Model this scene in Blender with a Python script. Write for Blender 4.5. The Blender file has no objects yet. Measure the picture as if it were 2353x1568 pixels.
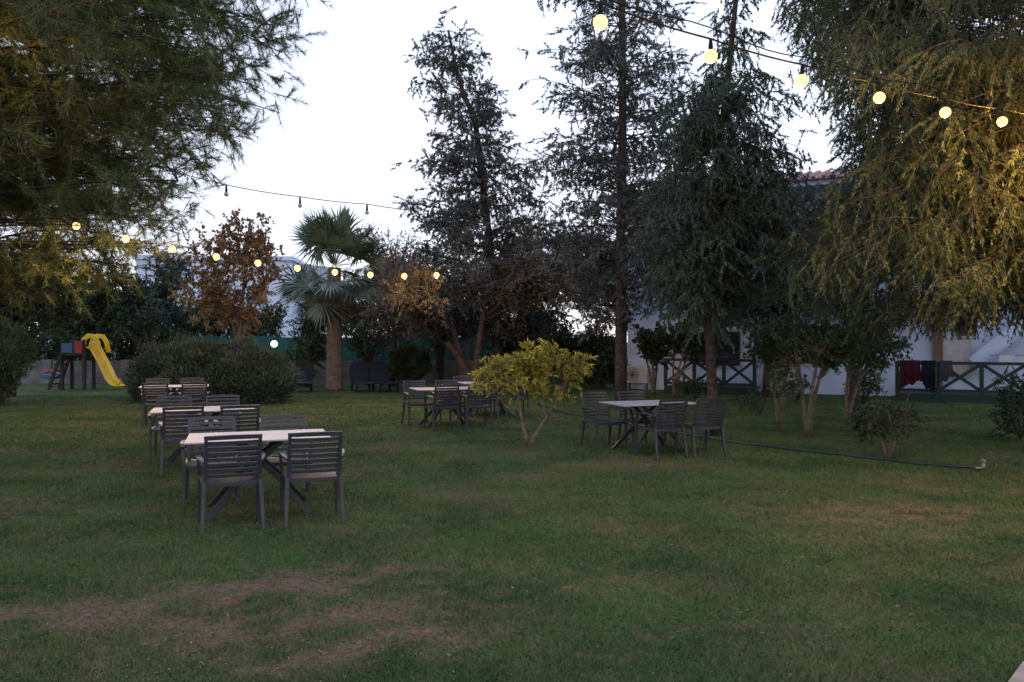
import bpy, math, random
import numpy as np
from mathutils import Vector, Matrix
rng = np.random.default_rng(11); random.seed(11)
S = bpy.context.scene; C = S.collection
S.view_settings.view_transform = 'Standard'; S.view_settings.look = 'None'; S.view_settings.exposure = 0
F = 1830.; CX = 1176.5; CY = 784.; H = 1.65
def PX(px, Y): return (px-CX)/F*Y
def PZ(py, Y): return H+(CY-py)/F*Y
def GY(py): return H*F/(py-CY)
def G(px, py): Y = GY(py); return (PX(px, Y), Y)
UP = np.array([0, 0, 1.])

# ---------------------------------------------------------------- materials
def newmat(name):
    m = bpy.data.materials.new(name); m.use_nodes = True
    nt = m.node_tree; b = nt.nodes['Principled BSDF']; return m, nt, b
def mat(name, col, rough=.6, spec=.3, col2=None, scale=6., bump=0., bscale=40., metal=0., lo=.35, hi=.65):
    m, nt, b = newmat(name)
    b.inputs['Roughness'].default_value = rough; b.inputs['Specular IOR Level'].default_value = spec
    b.inputs['Metallic'].default_value = metal
    tc = nt.nodes.new('ShaderNodeTexCoord')
    n = nt.nodes.new('ShaderNodeTexNoise'); n.inputs['Scale'].default_value = scale; n.inputs['Detail'].default_value = 6
    nt.links.new(tc.outputs['Object'], n.inputs['Vector'])
    r = nt.nodes.new('ShaderNodeValToRGB'); r.color_ramp.elements[0].position = lo; r.color_ramp.elements[1].position = hi
    c2 = col2 if col2 else tuple(c*.75 for c in col)
    r.color_ramp.elements[0].color = (*c2, 1); r.color_ramp.elements[1].color = (*col, 1)
    nt.links.new(n.outputs['Fac'], r.inputs['Fac']); nt.links.new(r.outputs['Color'], b.inputs['Base Color'])
    if bump:
        n2 = nt.nodes.new('ShaderNodeTexNoise'); n2.inputs['Scale'].default_value = bscale; n2.inputs['Detail'].default_value = 5
        nt.links.new(tc.outputs['Object'], n2.inputs['Vector'])
        bp = nt.nodes.new('ShaderNodeBump'); bp.inputs['Strength'].default_value = bump; bp.inputs['Distance'].default_value = .02
        nt.links.new(n2.outputs['Fac'], bp.inputs['Height']); nt.links.new(bp.outputs['Normal'], b.inputs['Normal'])
    return m
def leafmat(name, cols, trans=0, rough=.6, nscale=.9):
    m, nt, b = newmat(name)
    b.inputs['Roughness'].default_value = rough; b.inputs['Specular IOR Level'].default_value = .25
    g = nt.nodes.new('ShaderNodeNewGeometry')
    r = nt.nodes.new('ShaderNodeValToRGB'); els = r.color_ramp.elements
    while len(els) < len(cols): els.new(.5)
    for i, c in enumerate(cols):
        els[i].position = i/(len(cols)-1); els[i].color = (*c, 1)
    nt.links.new(g.outputs['Random Per Island'], r.inputs['Fac'])
    n = nt.nodes.new('ShaderNodeTexNoise'); n.inputs['Scale'].default_value = nscale; n.inputs['Detail'].default_value = 3
    nt.links.new(g.outputs['Position'], n.inputs['Vector'])
    mr = nt.nodes.new('ShaderNodeMapRange'); mr.inputs[1].default_value = .35; mr.inputs[2].default_value = .65
    mr.inputs[3].default_value = .6; mr.inputs[4].default_value = 1.35
    nt.links.new(n.outputs['Fac'], mr.inputs[0])
    vm = nt.nodes.new('ShaderNodeVectorMath'); vm.operation = 'SCALE'
    nt.links.new(r.outputs['Color'], vm.inputs[0]); nt.links.new(mr.outputs[0], vm.inputs['Scale'])
    nt.links.new(vm.outputs[0], b.inputs['Base Color'])
    if trans:
        tr = nt.nodes.new('ShaderNodeBsdfTranslucent'); nt.links.new(vm.outputs[0], tr.inputs['Color'])
        mx = nt.nodes.new('ShaderNodeMixShader'); mx.inputs[0].default_value = trans
        out = nt.nodes['Material Output']
        nt.links.new(b.outputs[0], mx.inputs[1]); nt.links.new(tr.outputs[0], mx.inputs[2]); nt.links.new(mx.outputs[0], out.inputs['Surface'])
    return m
def emat(name, col, s, base=(.8, .75, .6)):
    m, nt, b = newmat(name)
    b.inputs['Base Color'].default_value = (*base, 1); b.inputs['Specular IOR Level'].default_value = .1
    b.inputs['Emission Color'].default_value = (*col, 1); b.inputs['Emission Strength'].default_value = s
    return m

M = {}
M['bark'] = mat('bark', (.085, .07, .065), .9, .1, (.035, .03, .03), 14, .8, 30)
M['barkpale'] = mat('pale_bark', (.2, .165, .13), .9, .1, (.1, .08, .06), 12, .6, 40)
M['palmbark'] = mat('palm_bark', (.20, .17, .15), .95, .1, (.12, .1, .09), 9, 1., 22)
M['plastic'] = mat('dark_grey_plastic', (.040, .040, .052), .42, .45, (.032, .032, .04), 3)
M['metal'] = mat('black_metal', (.02, .02, .024), .4, .4)
M['top'] = mat('pale_table_laminate', (.42, .41, .43), .4, .35, (.35, .34, .37), 5)
M['lounger'] = mat('blue_grey_plastic', (.010, .016, .034), .6, .25)
M['yellow'] = mat('yellow_plastic', (.85, .55, .03), .4, .4, (.7, .42, .02), 3)
M['blue'] = mat('blue_plastic', (.02, .09, .25), .4, .4)
M['red'] = mat('red_plastic', (.28, .02, .02), .4, .4)
M['playwood'] = mat('dark_timber', (.05, .045, .045), .8, .2, (.03, .028, .028), 12, .3)
M['greenwood'] = mat('dark_green_painted_wood', (.010, .034, .028), .5, .3, (.007, .024, .02), 9, .2)
M['concrete'] = mat('grey_concrete', (.19, .185, .185), .9, .15, (.10, .097, .097), 1.6, .5, 12)
M['mesh'] = mat('green_fence_cloth', (.03, .125, .11), .7, .2, (.018, .07, .065), 2.2, .4, 5)
M['steel'] = mat('grey_steel', (.2, .2, .2), .5, .4)
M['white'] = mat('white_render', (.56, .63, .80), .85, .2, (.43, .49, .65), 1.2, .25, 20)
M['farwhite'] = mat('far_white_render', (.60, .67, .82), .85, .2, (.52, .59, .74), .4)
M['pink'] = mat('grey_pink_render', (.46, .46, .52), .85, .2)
M['glass'] = mat('dark_window_glass', (.03, .035, .045), .1, .5)
M['wood'] = mat('tan_wood', (.2, .12, .08), .6, .3, (.13, .075, .045), 5)
M['ac'] = mat('pale_air_conditioner', (.5, .5, .49), .5, .3)
M['hose'] = mat('dark_green_hose', (.02, .035, .035), .4, .4)
M['brass'] = mat('dull_brass', (.25, .2, .14), .45, .5, metal=.6)
M['cable'] = mat('black_cable', (.008, .008, .01), .7, .15)
M['maroon'] = mat('maroon_cloth', (.06, .012, .022), .95, .05, (.03, .01, .015), 20, .4)
M['navy'] = mat('navy_cloth', (.012, .014, .025), .95, .05)
M['grey_cloth'] = mat('grey_cloth', (.05, .05, .06), .95, .05)
M['white_cloth'] = mat('white_cloth', (.6, .6, .65), .95, .05)
M['slab'] = mat('pale_paving', (.28, .25, .24), .9, .2, (.2, .18, .17), 8, .4)
M['bulb_on'] = emat('lit_bulb', (1, .60, .20), 2.8, (.05, .04, .02))
M['lamp_on'] = emat('lit_white_globe', (.85, 1, .95), 3)
M['bulb_off'] = mat('unlit_bulb_glass', (.35, .36, .4), .15, .5)
m, nt, b = newmat('terracotta_tiles'); b.inputs['Roughness'].default_value = .85
tc = nt.nodes.new('ShaderNodeTexCoord'); w = nt.nodes.new('ShaderNodeTexWave'); w.inputs['Scale'].default_value = 2.2; w.inputs['Distortion'].default_value = .3
nt.links.new(tc.outputs['Object'], w.inputs['Vector']); r = nt.nodes.new('ShaderNodeValToRGB')
r.color_ramp.elements[0].color = (.13, .065, .06, 1); r.color_ramp.elements[1].color = (.36, .2, .18, 1)
nt.links.new(w.outputs['Fac'], r.inputs['Fac']); nt.links.new(r.outputs['Color'], b.inputs['Base Color'])
bp = nt.nodes.new('ShaderNodeBump'); bp.inputs['Distance'].default_value = .05; nt.links.new(w.outputs['Fac'], bp.inputs['Height']); nt.links.new(bp.outputs['Normal'], b.inputs['Normal'])
M['tiles'] = m
M['pine'] = leafmat('pine_needles', [(.034, .066, .030), (.062, .10, .040), (.09, .13, .050), (.11, .105, .038)])
M['purple'] = leafmat('grey_cypress_foliage', [(.050, .064, .062), (.085, .10, .097), (.12, .135, .13)])
M['cypdark'] = leafmat('dark_cypress_foliage', [(.03, .057, .044), (.055, .088, .068), (.085, .12, .093)])
M['olive'] = leafmat('olive_cypress_foliage', [(.035, .060, .032), (.06, .09, .046), (.09, .118, .052), (.12, .10, .038)], .2)
M['greyleaf'] = leafmat('grey_olive_leaves', [(.055, .06, .058), (.09, .092, .085), (.13, .12, .105)])
M['autumn'] = leafmat('brown_autumn_leaves', [(.15, .085, .045), (.24, .145, .075), (.31, .20, .105), (.14, .12, .055)], .25)
M['palm'] = leafmat('palm_fronds', [(.06, .10, .078), (.10, .155, .12), (.17, .22, .175)])
M['dead'] = leafmat('dead_palm_fronds', [(.08, .08, .068), (.14, .135, .11)])
M['yellowleaf'] = leafmat('yellow_green_leaves', [(.20, .21, .035), (.40, .34, .05), (.50, .41, .07), (.24, .26, .05)], .3, nscale=2.5)
M['bushblue'] = leafmat('grey_green_bush', [(.022, .042, .034), (.045, .075, .06), (.075, .11, .088)], nscale=2)
M['bushdark'] = leafmat('dark_green_leaves', [(.02, .04, .02), (.038, .065, .03), (.06, .09, .045)], nscale=2)
M['bushmid'] = leafmat('mid_green_leaves', [(.035, .06, .03), (.055, .095, .045), (.085, .13, .065)], nscale=2)

# ground + grass share a colour recipe driven by the "dirt" attribute
def groundmat(name, blade):
    m, nt, b = newmat(name); L = nt.links.new
    b.inputs['Roughness'].default_value = .9; b.inputs['Specular IOR Level'].default_value = .12
    g = nt.nodes.new('ShaderNodeNewGeometry')
    a = nt.nodes.new('ShaderNodeAttribute'); a.attribute_name = 'dirt'
    def noise(s, d=5):
        n = nt.nodes.new('ShaderNodeTexNoise'); n.inputs['Scale'].default_value = s; n.inputs['Detail'].default_value = d
        L(g.outputs['Position'], n.inputs['Vector']); return n.outputs['Fac']
    def ramp(f, lo, hi, c0, c1):
        r = nt.nodes.new('ShaderNodeValToRGB'); e = r.color_ramp.elements
        e[0].position = lo; e[1].position = hi; e[0].color = (*c0, 1); e[1].color = (*c1, 1); L(f, r.inputs['Fac']); return r.outputs['Color']
    def mix(f, x, y):
        q = nt.nodes.new('ShaderNodeMix'); q.data_type = 'RGBA'; L(f, q.inputs[0]); L(x, q.inputs[6]); L(y, q.inputs[7]); return q.outputs[2]
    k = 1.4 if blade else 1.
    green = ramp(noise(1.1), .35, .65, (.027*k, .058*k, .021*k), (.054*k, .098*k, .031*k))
    dry = ramp(noise(5.), .3, .7, (.075*k, .08*k, .034*k), (.14*k, .122*k, .062*k))
    f1 = ramp(noise(.8, 9), .44, .70, (0, 0, 0), (.66, .66, .66))
    col = mix(f1, green, dry)
    if blade:
        r = nt.nodes.new('ShaderNodeValToRGB'); e = r.color_ramp.elements
        e[0].color = (0, 0, 0, 1); e[0].position = .65; e[1].color = (.7, .7, .7, 1)
        L(g.outputs['Random Per Island'], r.inputs['Fac'])
        col = mix(r.outputs['Color'], col, dry)
    soil = ramp(noise(22, 8), .3, .7, (.07, .048, .035), (.175, .125, .092))
    ad = nt.nodes.new('ShaderNodeMath'); ad.operation = 'MULTIPLY_ADD'; L(noise(6, 9), ad.inputs[0]); ad.inputs[1].default_value = 2.; L(a.outputs['Fac'], ad.inputs[2])
    mr = nt.nodes.new('ShaderNodeMapRange'); mr.inputs[1].default_value = 1.05; mr.inputs[2].default_value = 1.95; L(ad.outputs[0], mr.inputs[0])
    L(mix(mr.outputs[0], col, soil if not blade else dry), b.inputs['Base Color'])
    if not blade:
        bp = nt.nodes.new('ShaderNodeBump'); bp.inputs['Strength'].default_value = .9; bp.inputs['Distance'].default_value = .03
        L(noise(38, 8), bp.inputs['Height']); L(bp.outputs['Normal'], b.inputs['Normal'])
    return m
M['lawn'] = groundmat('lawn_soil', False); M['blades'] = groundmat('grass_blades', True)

# ---------------------------------------------------------------- object helpers
def tag(o, label, cat, group=None, kind=None):
    if label: o['label'] = label
    if cat: o['category'] = cat
    if group: o['group'] = group
    if kind: o['kind'] = kind
    return o
def thing(name, label, cat, loc=(0, 0, 0), rz=0, group=None):
    o = bpy.data.objects.new(name, None); C.objects.link(o); o.location = loc; o.rotation_euler = (0, 0, rz)
    o.empty_display_size = .2
    return tag(o, label, cat, group)
def copy_tree(o, parent=None):
    c = o.copy(); C.objects.link(c); c.parent = parent
    for ch in list(o.children): copy_tree(ch, c)
    return c
class MB:
    def __init__(s): s.v = []; s.f = []
    def add(s, v, f):
        k = len(s.v); s.v += [tuple(map(float, p)) for p in v]; s.f += [tuple(i+k for i in q) for q in f]; return s
    def box(s, c, d, rz=0, rx=0, ry=0):
        R = Matrix.Rotation(rz, 3, 'Z') @ Matrix.Rotation(ry, 3, 'Y') @ Matrix.Rotation(rx, 3, 'X'); vs = []
        for x in (-.5, .5):
            for y in (-.5, .5):
                for z in (-.5, .5): vs.append(Vector(c)+R @ Vector((x*d[0], y*d[1], z*d[2])))
        return s.add(vs, [(0, 1, 3, 2), (4, 6, 7, 5), (0, 4, 5, 1), (2, 3, 7, 6), (0, 2, 6, 4), (1, 5, 7, 3)])
    def sweep(s, pts, ws, ds, side):
        pts = [Vector(p) for p in pts]; n = len(pts); side = Vector(side); vs = []
        if not hasattr(ws, '__len__'): ws = [ws]*n
        if not hasattr(ds, '__len__'): ds = [ds]*n
        for i, p in enumerate(pts):
            t = (pts[min(i+1, n-1)]-pts[max(i-1, 0)]).normalized(); q = (side-t*side.dot(t)).normalized(); u = q.cross(t)
            for a, b_ in ((-1, -1), (1, -1), (1, 1), (-1, 1)): vs.append(p+q*a*ws[i]/2+u*b_*ds[i]/2)
        f = [(4*i+j, 4*i+(j+1) % 4, 4*i+4+(j+1) % 4, 4*i+4+j) for i in range(n-1) for j in range(4)]
        f += [(3, 2, 1, 0), (4*n-4, 4*n-3, 4*n-2, 4*n-1)]
        return s.add(vs, f)
    def tube(s, pts, rs, n=6):
        pts = [Vector(p) for p in pts]; m_ = len(pts)
        if not hasattr(rs, '__len__'): rs = [rs]*m_
        vs = []; ref = Vector((1, 0, 0))
        for i, p in enumerate(pts):
            t = (pts[min(i+1, m_-1)]-pts[max(i-1, 0)]).normalized()
            if abs(t.dot(ref)) > .9: ref = Vector((0, 1, 0)) if abs(t.y) < .9 else Vector((0, 0, 1))
            q = (ref-t*ref.dot(t)).normalized(); u = t.cross(q); ref = q
            for k in range(n):
                a = 2*math.pi*k/n; vs.append(p+(q*math.cos(a)+u*math.sin(a))*rs[i])
        f = [(n*i+j, n*i+(j+1) % n, n*i+n+(j+1) % n, n*i+n+j) for i in range(m_-1) for j in range(n)]
        f += [tuple(range(n-1, -1, -1)), tuple(range(n*(m_-1), n*m_))]
        return s.add(vs, f)
    def sphere(s, c, r, nu=12, nv=8, sq=(1, 1, 1)):
        vs = [(c[0], c[1], c[2]-r*sq[2])]
        for i in range(1, nv):
            a = -math.pi/2+math.pi*i/nv
            for j in range(nu):
                b_ = 2*math.pi*j/nu; vs.append((c[0]+r*sq[0]*math.cos(a)*math.cos(b_), c[1]+r*sq[1]*math.cos(a)*math.sin(b_), c[2]+r*sq[2]*math.sin(a)))
        vs.append((c[0], c[1], c[2]+r*sq[2])); f = []
        for j in range(nu): f.append((0, 1+(j+1) % nu, 1+j))
        for i in range(nv-2):
            for j in range(nu):
                a = 1+i*nu; f.append((a+j, a+(j+1) % nu, a+nu+(j+1) % nu, a+nu+j))
        L_ = len(vs)-1; a = 1+(nv-2)*nu
        for j in range(nu): f.append((a+j, a+(j+1) % nu, L_))
        return s.add(vs, f)
    def build(s, name, m, parent=None, smooth=False, bevel=0, label=None):
        me = bpy.data.meshes.new(name); me.from_pydata(s.v, [], s.f); me.materials.append(m); me.update()
        if smooth: me.polygons.foreach_set('use_smooth', [True]*len(me.polygons))
        o = bpy.data.objects.new(name, me); C.objects.link(o); o.parent = parent
        if bevel:
            bv = o.modifiers.new('bevel', 'BEVEL'); bv.width = bevel; bv.segments = 2; bv.limit_method = 'ANGLE'
        if label: o['label'] = label
        return o
def npmesh(name, V, k, m, parent=None, attr=None):
    V = np.ascontiguousarray(V.reshape(-1, 3), dtype=np.float32); n = len(V); me = bpy.data.meshes.new(name)
    me.vertices.add(n); me.vertices.foreach_set('co', V.ravel())
    me.loops.add(n); me.loops.foreach_set('vertex_index', np.arange(n, dtype=np.int32))
    me.polygons.add(n//k); me.polygons.foreach_set('loop_start', np.arange(0, n, k, dtype=np.int32))
    me.update(calc_edges=True); me.materials.append(m)
    if attr is not None:
        a = me.attributes.new('dirt', 'FLOAT', 'POINT'); a.data.foreach_set('value', attr.astype(np.float32))
    o = bpy.data.objects.new(name, me); C.objects.link(o); o.parent = parent
    return o
def nrm(a): return a/np.maximum(np.linalg.norm(a, axis=-1, keepdims=True), 1e-9)
def leafquads(P, D, L, W, fold=0.0):
    n = len(P); R = rng.normal(size=(n, 3)); sd = nrm(np.cross(D, R)); L = np.broadcast_to(L, (n,))[:, None]; W = np.broadcast_to(W, (n,))[:, None]
    return np.stack([P, P+D*L*.45+sd*W/2, P+D*L, P+D*L*.45-sd*W/2], 1)
def needles(P, D, L, W):
    n = len(P); R = rng.normal(size=(n, 3)); sd = nrm(np.cross(D, R)); L = np.broadcast_to(L, (n,))[:, None]; W = np.broadcast_to(W, (n,))[:, None]
    return np.stack([P-sd*W/2, P+sd*W/2, P+D*L], 1)
def bez(o, c, t, n=7):
    s = np.linspace(0, 1, n)[:, None]; o, c, t = map(np.asarray, (o, c, t))
    return (1-s)**2*o+2*s*(1-s)*c+s*s*t
def foliage(brs, tpm, tl, down, nl, L, W, jit, t0=.25, ldown=0., tri=False, tang=.6, curve=.0, keep=None):
    O = []; D = []
    for p in brs:
        seg = np.diff(p, axis=0); ln = np.linalg.norm(seg, axis=1).sum(); nt_ = max(2, int(tpm*ln*(1-t0)))
        t = t0+(1-t0)*rng.uniform(0, 1, nt_)**.8; x = t*(len(p)-1); i = np.minimum(x.astype(int), len(p)-2); f = (x-i)[:, None]
        O.append(p[i]*(1-f)+p[i+1]*f); T = nrm(seg[i]); R = nrm(rng.normal(size=(nt_, 3)))
        D.append(nrm(R+T*tang-UP*down))
    O = np.concatenate(O); D = np.concatenate(D); N = len(O); tl_ = tl*rng.uniform(.4, 1.2, N)
    if keep is not None:
        ok = keep(O+D*tl_[:, None]*.8); O, D, tl_ = O[ok], D[ok], tl_[ok]; N = len(O)
    s = rng.uniform(.08, 1, (N, nl)); x = s*tl_[:, None]
    P = O[:, None]+D[:, None]*x[..., None]-UP*curve*(x**2)[..., None]
    Dl = nrm(D[:, None]+rng.normal(size=(N, nl, 3))*jit-UP*ldown)
    P = P.reshape(-1, 3); Dl = Dl.reshape(-1, 3); Ls = L*rng.uniform(.6, 1.25, len(P)); Ws = W*rng.uniform(.7, 1.2, len(P))
    V = (needles if tri else leafquads)(P, Dl, Ls, Ws)
    tw = needles(O, nrm(D-UP*curve*tl_[:, None]), tl_, np.full(N, max(.006, W*.25)))
    return V, tw
def subs(br, n, l0, l1, droop=0., i0=2, side=.8, keep=None):
    out = []
    for p in br:
        for k in range(n):
            i = int(rng.integers(i0, len(p))); d = nrm(p[i]-p[i-1]); sd = nrm(np.cross(d, UP)+rng.normal(size=3)*.35)*rng.choice([-1, 1]); L_ = rng.uniform(l0, l1)
            T = p[i]+nrm(d*.6+sd*side+UP*rng.uniform(-.3, .3)-UP*droop)*L_
            if keep is not None and not keep(T[None])[0]: continue
            out.append(bez(p[i], (p[i]+T)/2+UP*.12*L_*(droop > 0), T, 4))
    return out
def trim(br, keep):
    """shorten boughs until their tips stay inside the crown outline"""
    out = []
    for p in br:
        ok = keep(p); k = len(p)
        while k > 0 and not ok[k-1]: k -= 1
        if k >= 3: out.append(smooth_path(p[:k], 7))
    return out
def make_tree(name, label, cat, base, trunk, rs, brs, fol, fm, bm='bark', group=None, seg=9, thick=1.):
    b = np.array([base[0], base[1], 0.]); t = thing(name, label, cat, tuple(b), 0, group)
    mb = MB()
    for tp, tr in zip(trunk, rs): mb.tube([tuple(np.asarray(p)-b) for p in tp], tr, seg)
    for p in brs:
        n = len(p); ln = np.linalg.norm(p[-1]-p[0]); br = min(.005+.008*ln*thick, max(rs[0])*.5); mb.tube([tuple(q-b) for q in p], [br*(1-.8*i/(n-1)) for i in range(n)], 4)
    V, tw = fol
    q = (tw-b).reshape(-1, 3); mb.add(q, [(3*i, 3*i+1, 3*i+2) for i in range(len(q)//3)])
    mb.build('trunk', M[bm], t, True)
    npmesh('crown', V-b, V.shape[1], M[fm], t)
    return t
def smooth_path(pts, n):
    pts = np.array(pts, float); x = np.linspace(0, 1, len(pts)); xs = np.linspace(0, 1, n)
    return np.stack([np.interp(xs, x, pts[:, i]) for i in range(3)], 1)
def conifer_branches(trunk, prof, nb, rise=.3, bend=.2, azf=None, rmin=.45, depth=.85):
    tr = np.array(trunk, float); pr = np.array(prof, float); out = []
    cum = (pr[1:, 1]+pr[1:, 2]+pr[:-1, 1]+pr[:-1, 2])*np.diff(pr[:, 0]); cum = np.concatenate([[0], np.cumsum(cum)]); cum /= cum[-1]
    for i in range(nb):
        z = np.interp((i+rng.uniform())/nb, cum, pr[:, 0]); az = azf() if azf else rng.uniform(0, 2*math.pi)
        l = np.interp(z, pr[:, 0], pr[:, 1]); r_ = np.interp(z, pr[:, 0], pr[:, 2]); c, s_ = math.cos(az), math.sin(az)
        e = (r_ if c > 0 else l)*abs(c)+depth*(l+r_)/2*abs(s_)
        e *= (1 if rng.uniform() > .25 else .75); r = e*(rmin+(1-rmin)*rng.uniform()**.5)
        z0 = max(z-rise*r, pr[0, 0]*.9)
        ox = np.interp(z0, tr[:, 2], tr[:, 0]); oy = np.interp(z0, tr[:, 2], tr[:, 1])
        tx = np.interp(z, tr[:, 2], tr[:, 0]); ty = np.interp(z, tr[:, 2], tr[:, 1])
        T = np.array([tx+c*r, ty+s_*r, z]); O = np.array([ox, oy, z0]); mid = (O+T)/2+UP*bend*r+rng.normal(size=3)*.06*r
        out.append(bez(O, mid, T))
    return out
def cloud_branches(stems, ells, nb, lift=.1):
    out = []; w = np.array([e[1][0]*e[1][1]*e[1][2] for e in ells])**.7; w /= w.sum()
    for i in range(nb):
        c, r = ells[rng.choice(len(ells), p=w)]; d = nrm(rng.normal(size=3))*(.35+.65*rng.uniform()**.5); T = np.array(c)+d*np.array(r)
        best = None
        for st in stems:
            st = np.asarray(st); k = int(len(st)*rng.uniform(.55, 1)); k = min(k, len(st)-1)
            dd = np.linalg.norm(st[k]-T)
            if best is None or dd < best[0]: best = (dd, st[k])
        O = best[1]; out.append(bez(O, (O+T)/2+UP*lift*best[0]+rng.normal(size=3)*.08*best[0], T, 6))
    return out
def bush_leaves(ells, n, L, W, up=.4, jit=.5, inner=.55, lump=.14, zmin=.02):
    w = np.array([e[1][0]*e[1][2] for e in ells]); w = w/w.sum(); Ps = []; Ds = []
    for (c, r), f in zip(ells, w):
        k = int(n*f); d = nrm(rng.normal(size=(k, 3))); r = np.array(r)
        lum = 1+lump*np.sin(d[:, 0]*7+c[0]*3)*np.cos(d[:, 2]*6+c[1])+lump*.8*np.sin(d[:, 1]*11+d[:, 2]*9)
        rad = (inner+(1-inner)*rng.uniform(size=k)**.45)*lum*rng.uniform(.94, 1.06, k)
        P = np.array(c)+d*r*rad[:, None]; ok = P[:, 2] > zmin; Ps.append(P[ok]); Ds.append(nrm(d/r+UP*up+rng.normal(size=(k, 3))*jit)[ok])
    P = np.concatenate(Ps); D = np.concatenate(Ds)
    return leafquads(P, D, L*rng.uniform(.6, 1.3, len(P)), W*rng.uniform(.7, 1.2, len(P)))

# ---------------------------------------------------------------- ground
tab = rng.uniform(size=(256, 256))
def vn(x, y):
    xi = np.floor(x).astype(int); yi = np.floor(y).astype(int); fx = x-xi; fy = y-yi; fx = fx*fx*(3-2*fx); fy = fy*fy*(3-2*fy)
    g = lambda a, b_: tab[a % 256, b_ % 256]
    return (g(xi, yi)*(1-fx)+g(xi+1, yi)*fx)*(1-fy)+(g(xi, yi+1)*(1-fx)+g(xi+1, yi+1)*fx)*fy
def fbm(x, y): return sum(vn(x*2**k+17*k, y*2**k+31*k)/2**(k+1) for k in range(5))
patches = [(-2.7, 4.75, 1.0, .32, .15), (-1.55, 5.2, .8, .26, .2), (-1.75, 4.55, .9, .24, .35), (-.9, 4.75, .7, .2, .2), (-.95, 5.7, .8, .2, 0), (-.45, 4.4, .6, .18, .1),
           (3.5, 7.55, .9, .55, 0), (3.7, 6.9, .6, .3, 0), (-4.9, 7.6, .6, .35, 0), (1.6, 10.6, .9, .3, 0), (6., 8.6, .8, .35, 0), (-2.4, 7.6, .7, .5, 0), (1., 4.5, .8, .15, 0), (3.2, 4.4, .6, .2, 0), (-.2, 5.3, .8, .25, 0), (-1., 4.15, 1., .15, .1)]
amp = [1, 1, .95, .8, .8, .7, .85, .6, .5, .5, .6, .45, .4, .5, .5, .7]
def dirt(x, y):
    d = np.zeros_like(x, dtype=float); wx = (fbm(x*1.7+3, y*1.7)-.5)*1.1; wy = (fbm(x*1.7+80, y*1.7+9)-.5)*.6
    for (cx, cy, a, b_, r), w_ in zip(patches, amp):
        X_ = x+wx-cx; Y_ = y+wy-cy; u = X_*math.cos(r)+Y_*math.sin(r); v = -X_*math.sin(r)+Y_*math.cos(r)
        d = np.maximum(d, w_*np.exp(-((u/a/1.3)**2+(v/b_/1.3)**2)))
    return np.clip(d*(2.5*fbm(x*4.8, y*6)-.35)+.55*(fbm(x*1.1+9, y*1.1)-.5), 0, 1)
xs = np.concatenate([[-400, -150, -60, -30, -20, -14], np.arange(-10, 10.01, .08), [14, 20, 30, 60, 150, 400]])
ys = np.concatenate([[-60, -10, 0], np.arange(3, 12.01, .06), np.arange(12.2, 34, .5), [45, 80, 150, 400]])
X, Y = np.meshgrid(xs, ys); Z = .012*(fbm(X*.7, Y*.7)-.5)*((abs(X) < 15) & (Y < 30))
me = bpy.data.meshes.new('lawn'); nx, ny = len(xs), len(ys)
fc = [(j*nx+i, j*nx+i+1, (j+1)*nx+i+1, (j+1)*nx+i) for j in range(ny-1) for i in range(nx-1)]
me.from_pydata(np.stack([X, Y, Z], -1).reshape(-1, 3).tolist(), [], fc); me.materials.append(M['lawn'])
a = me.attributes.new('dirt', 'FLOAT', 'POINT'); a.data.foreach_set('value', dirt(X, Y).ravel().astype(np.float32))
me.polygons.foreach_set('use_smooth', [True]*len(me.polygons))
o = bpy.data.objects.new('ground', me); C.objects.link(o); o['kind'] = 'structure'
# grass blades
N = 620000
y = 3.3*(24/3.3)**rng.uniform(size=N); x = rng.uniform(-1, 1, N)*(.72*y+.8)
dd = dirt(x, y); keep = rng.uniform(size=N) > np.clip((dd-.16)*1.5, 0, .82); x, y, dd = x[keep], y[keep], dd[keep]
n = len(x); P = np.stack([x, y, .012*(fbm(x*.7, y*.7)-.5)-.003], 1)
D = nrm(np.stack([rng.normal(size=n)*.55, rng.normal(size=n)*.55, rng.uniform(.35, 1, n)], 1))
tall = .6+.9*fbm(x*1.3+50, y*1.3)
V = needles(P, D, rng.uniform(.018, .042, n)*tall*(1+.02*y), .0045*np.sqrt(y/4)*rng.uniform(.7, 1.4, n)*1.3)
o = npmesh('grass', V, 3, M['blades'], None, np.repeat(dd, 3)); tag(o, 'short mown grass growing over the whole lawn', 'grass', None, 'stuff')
# dry litter
N = 12000; y = 3.4*(14/3.4)**rng.uniform(size=N); x = rng.uniform(-1, 1, N)*(.7*y+.5); dd = dirt(x, y); k = rng.uniform(size=N) < .12+dd*1.6
x, y = x[k], y[k]; n = len(x); P = np.stack([x, y, np.full(n, .014)], 1); D = nrm(np.stack([rng.normal(size=n), rng.normal(size=n), rng.normal(size=n)*.15], 1))
M['litter'] = leafmat('dry_litter', [(.08, .06, .045), (.15, .115, .08), (.25, .2, .15)])
V = leafquads(P, D, rng.uniform(.012, .045, n), rng.uniform(.003, .009, n)); o = npmesh('fallen_leaves', V, 4, M['litter'])
tag(o, 'dry brown leaf litter scattered over the worn lawn', 'litter', None, 'stuff')
# paving corner bottom right
mb = MB(); mb.add([(2.28, 3.70, .0), (2.58, 4.02, .0), (5.5, 4.6, 0), (5.5, 2.2, 0), (1.7, 2.2, 0), (2.28, 3.70, .035), (2.58, 4.02, .035), (5.5, 4.6, .035), (5.5, 2.2, .035), (1.7, 2.2, .035)],
    [(5, 9, 8, 7, 6), (0, 1, 6, 5), (1, 2, 7, 6), (2, 3, 8, 7), (3, 4, 9, 8), (4, 0, 5, 9)])
o = mb.build('pavement', M['slab']); o['kind'] = 'structure'

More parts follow.
